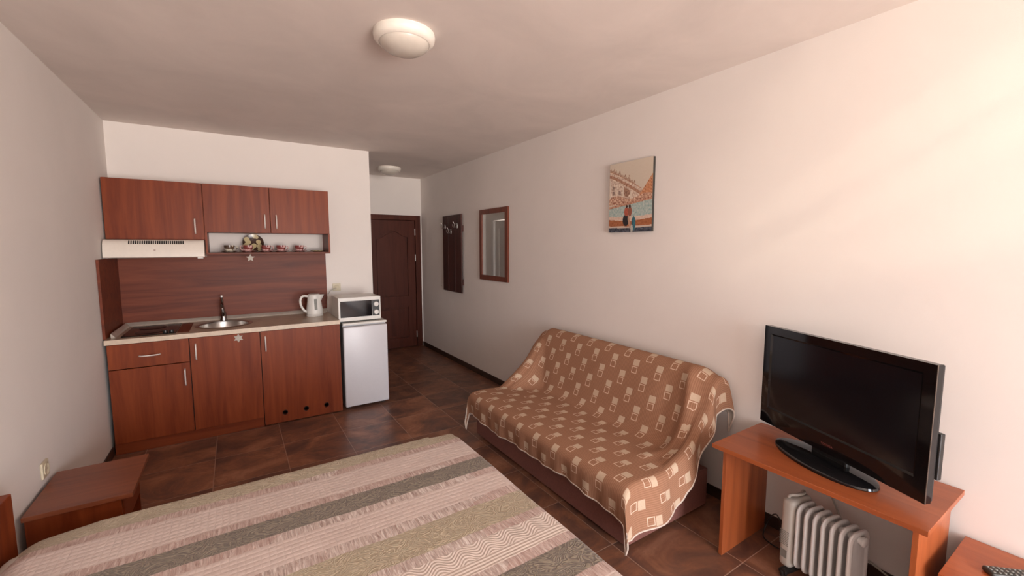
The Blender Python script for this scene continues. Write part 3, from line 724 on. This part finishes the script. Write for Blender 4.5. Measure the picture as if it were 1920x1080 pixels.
# bedspread
b = B(); uvl = b.loops.layers.uv.new('UVMap')
def fold(d, r=.035):
    """distance past the edge -> (sideways, down) round a soft edge"""
    if d <= 0: return 0, 0
    a = d/r
    if a < PI/2: return r*math.sin(a), r*(1-math.cos(a))
    return r + .03*(d-r*PI/2), r + (d-r*PI/2)
drop = .30
us = [-.765 + i*.0145 for i in range(int((bx1-.035+drop+.765)/.0145)+1)]
vs_ = [-(by1-.035) - 0 + 0 for _ in ()]
y_lo, y_hi = by0-drop, by1-.035+drop
vl = [y_lo + j*.0145 for j in range(int((y_hi-y_lo)/.0145)+1)]
G = []
for u_ in us:
    row = []
    for v_ in vl:
        ex = u_-(bx1-.035); ey1 = v_-(by1-.035); ey0 = (by0+.035)-v_
        sxx, dx_ = fold(ex); syy, dy_ = fold(ey1); s0, d0 = fold(ey0)
        x = min(u_, bx1-.035)+sxx; y = max(min(v_, by1-.035), by0+.035)+syy-s0
        dn = max(dx_, dy_, d0); 
        if ex > 0 and ey1 > 0:                        # rounded corner
            rr = math.hypot(ex, ey1); s_, dn = fold(rr); k = s_/max(rr, 1e-6); x = bx1-.035+ex*k; y = by1-.035+ey1*k
        z = bz - dn + .004*noise.noise(Vector((u_*3, v_*3, 0))) + .0016*noise.noise(Vector((u_*14, v_*22, 2)))
        if dn > .05:
            wv = .008*math.sin((u_+v_)*24)*min(1, (dn-.05)*6)
            if ex > 0: x += wv
            else: y += wv*(1 if ey1 > 0 else -1)
        if u_ < -.66: z -= .05*((-.66-u_)/.105)**2*(1 if v_ > 1.9 else .6)
        cr = min(1, max(0, (v_-2.12)/.17))*min(1, max(0, (-.50-u_)/.25)); z -= .03*cr
        if v_ > 2.2 and u_ > .9: z -= .012*(v_-2.2)/.1*(u_-.9)/.1 if ex <= 0 and ey1 <= 0 else .012
        row.append((b.verts.new((x, y, z)), u_, v_))
    G.append(row)
for i in range(len(G)-1):
    for j in range(len(vl)-1):
        q = [G[i][j], G[i+1][j], G[i+1][j+1], G[i][j+1]]
        f = b.faces.new([a[0] for a in q])
        for l_, a in zip(f.loops, q): l_[uvl].uv = (a[1], (by1-.006)-a[2])
bmesh.ops.solidify(b, geom=b.faces[:], thickness=.008) if False else None
o = solo('quilted_bedspread', b, 'quilt', 'pink, cream and grey striped ruched quilt spread over the bed', 'bedspread', smooth=True)
md = o.modifiers.new('thickness', 'SOLIDIFY'); md.thickness = .007; md.offset = -1
def nightstand(x0, x1, y0, y1, zt, label, face, bod):
    t = thing('nightstand', label, 'nightstand', ((x0+x1)/2, (y0+y1)/2, 0))
    obj('top', bx(x0, x1, y0, y1, zt-.022, zt, .0015), 'night' if face > 0 else 'desk', t)
    a0, a1, c0, c1 = bod
    b = B(); box(b, a0, a1, c0, c0+.018, 0, zt-.022); box(b, a0, a1, c1-.018, c1, 0, zt-.022); box(b, a0, a1, c0+.018, c1-.018, .05, .068)
    if face > 0: box(b, a0, a0+.006, c0+.018, c1-.018, .068, zt-.022)
    else: box(b, a1-.006, a1, c0+.018, c1-.018, .068, zt-.022)
    obj('body', b, 'cab', t)
    fx0, fx1 = (a1-.018, a1) if face > 0 else (a0, a0+.018)
    d = obj('drawer', bx(fx0+(.004 if face > 0 else -.004), fx1+(.004 if face > 0 else -.004), c0+.02, c1-.02, zt-.185, zt-.03, .0015), 'cab', t)
nightstand(-.842, -.470, 2.635, 3.10, .42, 'dark cherry wood nightstand beside the bed headboard, left wall', 1, (-.835, -.515, 2.645, 3.06))
nightstand(2.118, 2.495, -.10, .380, .40, 'low cherry wood side table with a remote control, right of the television desk', -1, (2.15, 2.49, -.08, .36))

# remote control
t = thing('remote_control', 'black remote control lying on the low table at the right edge', 'remote control', (2.344, .203, .40), math.radians(-44))
b = B(); box(b, -.024, .165, -.024, .024, .001, .020, .006, 3); 
bmesh.ops.translate(b, vec=(-.09, 0, 0), verts=b.verts)
obj('case', b, 'green', t, True, local=True)
for i in range(9):
    for j in range(3):
        x = -.102 + i*.0165; y = -.0145 + j*.0145
        obj('key', lathe(B(), [(0, .0225), (.0035, .0222), (.0045, .0195), (0, .0195)], (x, y, 0), 10), 'key', t, True, local=True)

# ------------------------------------------------------------------ sofa
t = thing('sofa', 'mauve leatherette sofa bed under a patterned brown throw', 'sofa', (2.0, 2.26, 0))
b = B(); box(b, 1.648, 2.36, 1.445, 3.10, .022, .255, .008)
obj('base_box', b, 'leather', t)
obj('seat_cushion', bx(1.615, 2.28, 1.445, 3.08, .258, .368, .03, 4), 'leather', t, True)
b = bx(-.055, .055, 1.46, 3.06, 0, .50, .035, 4)
bmesh.ops.transform(b, matrix=Matrix.Translation((2.262, 0, .345)) @ Matrix.Rotation(math.radians(18.5), 4, 'Y'), verts=b.verts)
obj('backrest', b, 'leather', t, True)
for x in (1.70, 2.30):
    for y in (1.52, 3.02): obj('foot', lathe(B(), [(0, 0), (.02, 0), (.022, .022), (0, .022)], (x, y, 0), 14), 'black', t)

# throw over the sofa: profile (x, z) from front hem over seat, up the back, over the top
prof = catmull([(1.592, 0, .208), (1.588, 0, .26), (1.585, 0, .315), (1.592, 0, .352), (1.625, 0, .378), (1.70, 0, .386), (1.86, 0, .380), (2.02, 0, .374), (2.10, 0, .374),
                (2.155, 0, .388), (2.195, 0, .44), (2.235, 0, .55), (2.275, 0, .67), (2.315, 0, .785), (2.345, 0, .832), (2.385, 0, .856), (2.430, 0, .850), (2.462, 0, .815), (2.475, 0, .74), (2.478, 0, .64)], 5)
arc = [0]
for a, c_ in zip(prof, prof[1:]): arc.append(arc[-1]+(c_-a).length)
# arc-length zero = crease
i0 = min(range(len(prof)), key=lambda i: abs(prof[i].x-2.16)+abs(prof[i].z-.39))
arc0 = arc[i0]
Lc = arc[-1]
def sm(a, b_, x): 
    x = min(1, max(0, (x-a)/(b_-a))); return x*x*(3-2*x)
def pw(x, pts):
    if x <= pts[0][0]: return pts[0][1]
    for (a, fa), (c_, fc) in zip(pts, pts[1:]):
        if x <= c_: return fa+(fc-fa)*sm(a, c_, x)
    return pts[-1][1]
YR, YL = 1.425, 3.105
def E_right(s): return pw(s, [(0, .16), (.10, .20), (.18, .265), (.40, .26), (.58, .235), (.66, .20), (.74, .18), (.95, .17), (1.12, .17), (1.25, .20), (Lc, .15)])
def E_left(s): return pw(s, [(0, .17), (.18, .22), (.6, .2), (1.1, .2), (Lc, .2)])
NA = 150
b = B(); uvl = b.loops.layers.uv.new('UVMap'); G = []
step = .0125
cols = [('L', k/14) for k in range(14, 0, -1)] + [('M', YL - (YL-YR)*k/132) for k in range(133)] + [('R', k/16) for k in range(1, 17)]
crease_s = arc0
for typ, val in cols:
    row = []
    for i, P in enumerate(prof):
        s = arc[i]; x, z = P.x, P.z
        if typ == 'M': y = val; e = 0; ua = y
        elif typ == 'R': e = val*E_right(s); y = YR; ua = YR - e
        else: e = val*E_left(s); y = YL; ua = YL + e
        # cloth bridges the crease near both ends
        wR = 1-sm(0, .30, y-YR) if typ != 'L' else 0; wL = 1-sm(0, .34, YL-y) if typ != 'R' else 0
        wv = max(wR*.85, wL)
        if wv > 0:
            s_a, s_b = arc0-.26*(wv), arc0+(.36 if wL <= wR else .46)*(wv)
            if s_a < s < s_b:
                ia = min(range(len(arc)), key=lambda k: abs(arc[k]-s_a)); ib = min(range(len(arc)), key=lambda k: abs(arc[k]-s_b))
                A_, B_ = prof[ia], prof[ib]; tt = (s-s_a)/(s_b-s_a); q = A_.lerp(B_, tt); sag = -.030*math.sin(PI*tt)
                x, z = x+(q.x-x-sag)*wv, z+(q.z-z+sag)*wv*1.0
        # gentle fold ridge running down the right end
        rd = math.exp(-((y-YR-.15-.05*math.sin(s*5))/.045)**2)*sm(arc0-.35, arc0-.05, s)*(1-sm(arc0+.40, arc0+.62, s)) if typ == 'M' else 0
        x -= .030*rd; z += .012*rd
        rd2 = math.exp(-((y-YR-.27)/.05)**2)*sm(arc0-.1, arc0+.05, s)*(1-sm(arc0+.3, arc0+.5, s)) if typ == 'M' else 0
        x += .010*rd2
        # rounded shoulders at the back's ends
        if s > arc0+.30:
            kk = sm(arc0+.30, arc0+.52, s)
            z -= .035*kk*((1-sm(0, .16, y-YR)) + (1-sm(0, .12, YL-y)))**2
        # soft sit marks and ripples
        z += .004*noise.noise(Vector((x*4, y*3, 1)))
        x += .006*noise.noise(Vector((z*5, y*4, 3)))*(1 if z > .42 else .3)
        if s < .16:
            k2 = 1-s/.16; x += (.008*math.sin(y*21)+.006*math.sin(y*47+1))*k2*.8; z += (.012*math.sin(y*3.7+.6)+.006*math.sin(y*11))*k2
        # end drops
        if e > 0:
            sg = -1 if typ == 'R' else 1
            r = .028; a = e/r
            if a < PI/2: sd, dn = r*math.sin(a), r*(1-math.cos(a))
            else: sd, dn = r+.16*(e-r*PI/2), r+(e-r*PI/2)*.985
            wob = .014*math.sin(s*19+.7)*min(1, e*7)
            y += sg*(sd+wob); z -= dn
            if s < .30: x -= .02*(1-s/.30)*min(1, e*6); 
            if typ == 'R' and arc0-.12 < s < arc0+.42:      # drawn in towards the hollow
                x -= .015*math.sin(PI*(s-arc0+.12)/.54)*min(1, e*9)
        z = max(z, .012); x = min(x, RW-.012)
        row.append((b.verts.new((x, y, z)), ua, s-arc0))
    G.append(row)
for i in range(len(G)-1):
    for j in range(len(prof)-1):
        q = [G[i][j], G[i][j+1], G[i+1][j+1], G[i+1][j]]
        f = b.faces.new([a[0] for a in q])
        for l_, a in zip(f.loops, q): l_[uvl].uv = (a[1], a[2])
border = [G[0][j][0].co.copy() for j in range(len(prof))] + [G[i][-1][0].co.copy() for i in range(1, len(G))] + [G[-1][j][0].co.copy() for j in range(len(prof)-2, -1, -1)] + [G[i][0][0].co.copy() for i in range(len(G)-2, 0, -1)]
tr = thing('patterned_throw', 'brown throw with rows of paired cream squares draped over the sofa', 'throw', (2.0, 2.26, .2))
b.normal_update()
o = obj('cloth', b, ('throw', 'throw_back'), tr, True, angle=80)
md = o.modifiers.new('thickness', 'SOLIDIFY'); md.thickness = .005; md.offset = 0; md.material_offset = 1
cloth_obj = o
obj('hem', tube(B(), border, .0055, 6, closed=True), 'hem', tr, True, label='pale corded hem')

# ------------------------------------------------------------------ television desk
TZ = .593
t = thing('tv_desk', 'orange cherry wood desk with panel legs carrying the television', 'desk', (2.26, .8, 0))
obj('top', bx(2.012, 2.492, .395, 1.215, TZ-.022, TZ, .0015), 'desk', t)
for y0 in (1.155, .425): obj('side_panel', bx(2.045, 2.47, y0, y0+.018, 0, TZ-.022, .001), 'deskz', t)
obj('back_rail', bx(2.452, 2.470, .443, 1.155, TZ-.10, TZ-.022), 'deskz', t)

# television (local: x to its right, -y forward)
ang = math.atan2(-.928, -.372)
t = thing('television', 'black flat screen television turned on its oval stand on the desk', 'television', (2.253, .818, TZ), ang)
W2, T0, T1 = .405, .045, .578
def LB(*a, **k): return bx(*a, **k)
b = plate(B(), rect2(-W2, W2, T0, T1), [rect2(-W2+.042, W2-.042, T0+.085, T1-.040)], .03, XZ(.018))
obj('bezel', b, 'gloss_black', t, local=True)
b = B(); q0 = rect2(-W2+.042, W2-.042, T0+.085, T1-.040); q1 = rect2(-W2+.050, W2-.050, T0+.093, T1-.048)
va = [b.verts.new((x, .0175, z)) for x, z in q0]; vb = [b.verts.new((x, .0245, z)) for x, z in q1]
for i in range(4): b.faces.new((va[i], va[(i+1) % 4], vb[(i+1) % 4], vb[i]))
obj('inner_trim', b, 'gloss_black', t, local=True)
obj('screen', bx(-W2+.040, W2-.040, .0245, .030, T0+.083, T1-.038), 'screen', t, local=True)
b = B(); box(b, -W2+.002, W2-.002, .030, .062, T0+.002, T1-.002, .006); box(b, -.30, .30, .062, .105, T0+.06, T1-.06, .02)
obj('back_shell', b, 'black', t, local=True)
obj('edge_strip', bx(W2-.001, W2+.0015, .018, .023, T0, T1), 'bronze', t, local=True, label='thin bronze edge strip')
obj('button_panel', bx(W2-.03, W2+.005, .060, .082, T0+.09, T0+.27, .004), 'black', t, local=True)
b = lathe(B(), [(0, 0), (.99, 0), (1.0, .004), (.985, .012), (.9, .018), (.4, .021), (0, .022)], (0, 0, 0), 72)
for v in b.verts: v.co.x *= .247; v.co.y *= .118
bmesh.ops.translate(b, vec=(0, .0, 0), verts=b.verts)
obj('oval_stand', b, 'gloss_black', t, True, local=True)
obj('neck', bx(-.09, .09, .030, .058, .012, .07, .008), 'black', t, local=True)
fc = bpy.data.curves.new('brand_text', 'FONT'); fc.body = 'TOSHIBA'; fc.size = .014; fc.extrude = .0004; fc.align_x = 'CENTER'; fc.space_character = 1.1
tmp = bpy.data.objects.new('tmp', fc); COL.objects.link(tmp)
me = bpy.data.meshes.new_from_object(tmp.evaluated_get(bpy.context.evaluated_depsgraph_get())); bpy.data.objects.remove(tmp)
lo = bpy.data.objects.new('logo', me); COL.objects.link(lo); me.materials.clear(); me.materials.append(M['red']); lo.parent = t
lo.location = (0, .0172, T0+.036); lo.rotation_euler = (PI/2, 0, 0); lo['label'] = 'small reddish lettering on the lower bezel'

# ------------------------------------------------------------------ oil radiator
ra = math.atan2(-.98, -.19)
t = thing('oil_radiator', 'small white finned oil radiator on the floor under the television desk', 'radiator', (2.243, .862, 0), ra)
def fin(x, wid=.0088):
    # rounded plate in the local y-z plane, thick rim and thin hollow centre
    def outline(k, inset):
        pts = []; y0, y1, z0, z1, r = -.068+inset, .068-inset, .050+inset, .378-inset, .045-inset*.5
        for cx_, cz_, a0 in ((y1-r, z1-r, 0), (y0+r, z1-r, PI/2), (y0+r, z0+r, PI), (y1-r, z0+r, 1.5*PI)):
            for i in range(8): a = a0 + i*PI/2/7; pts.append((cx_+r*math.cos(a), cz_+r*math.sin(a)))
        return pts
    b = B(); rings = []
    for inset, dx_ in ((.030, -.003), (.024, -.004), (.018, -wid*.9), (.008, -wid), (.001, -wid*.6), (-.001, 0), (.001, wid*.6), (.008, wid), (.018, wid*.9), (.024, .004), (.030, .003)):
        rings.append([b.verts.new((x+dx_, y, z)) for y, z in outline(0, inset)])
    for A_, C_ in zip(rings, rings[1:]):
        m = len(A_)
        for k in range(m): b.faces.new((A_[k], A_[(k+1) % m], C_[(k+1) % m], C_[k]))
    b.faces.new(rings[0][::-1]); b.faces.new(rings[-1]); return b
FP = .0372
for k in range(7): obj('fin', fin(k*FP), 'radiator', t, True, local=True)
b = B()
for z in (.085, .34): lathe(b, [(0, -.02), (.017, -.02), (.017, 6*FP+.014), (.022, 6*FP+.016), (.022, 6*FP+.024), (.016, 6*FP+.028), (0, 6*FP+.028)], (0, -.0, z), 20, axis='x')
obj('oil_pipe', b, 'radiator', t, True, local=True)
b = bx(-.078, -.016, -.072, .072, .035, .385, .022, 4); bb = obj('control_housing', b, 'radbox', t, True, local=True)
for k in range(9):
    obj('vent_slit', bx(-.074+.0+k*0, -.030, -.0735, -.071, .150+k*.0085, .1525+k*.0085), 'key', bb, local=True)
obj('rating_label', bx(-.066, -.034, -.0735, -.0718, .085, .125), 'key', bb, local=True, label='grey rating label')
obj('handle_loop', tube(B(), catmull([(-.06, -.045, .375), (-.05, -.048, .398), (-.03, -.02, .404), (-.03, .02, .404), (-.05, .045, .398), (-.06, .045, .375)], 5), .007, 10), 'radbox', bb, True, local=True)
for x in (-.03, 5.2*FP):
    obj('foot', bx(x-.02, x+.02, -.105, .105, .022, .04, .006), 'black', t, local=True)
    for y in (-.09, .09): obj('wheel', lathe(B(), [(0, -.009), (.018, -.009), (.021, -.004), (.021, .004), (.018, .009), (0, .009)], (x, y, .0215), 20, axis='x'), 'black', t, True, local=True)
cord = catmull([(2.235, .945, .175), (2.29, 1.0, .20), (2.38, 1.06, .16), (2.42, 1.105, .10), (2.40, 1.12, .03), (2.36, 1.10, .008), (2.34, 1.02, .006), (2.37, .93, .006), (2.30, .95, .03), (2.26, .955, .07)], 8)
obj('power_cord', tube(B(), [tuple(Matrix.Rotation(-ra, 3, 'Z') @ (Vector(p_)-Vector((2.243, .862, 0)))) for p_ in cord], .0035), 'black', t, True, local=True, label='black power cord looping on the floor')
solo('wall_cable', tube(B(), catmull([(2.40, .93, TZ-.03), (2.47, .90, .45), (RW-.006, .835, .28), (RW-.006, .79, .19), (RW-.007, .735, .105), (RW-.015, .64, .07), (RW-.02, .45, .006), (RW-.02, .2, .006)], 8), .0045), 'cordw', 'pale cable running down the wall behind the radiator', 'cable', smooth=True)
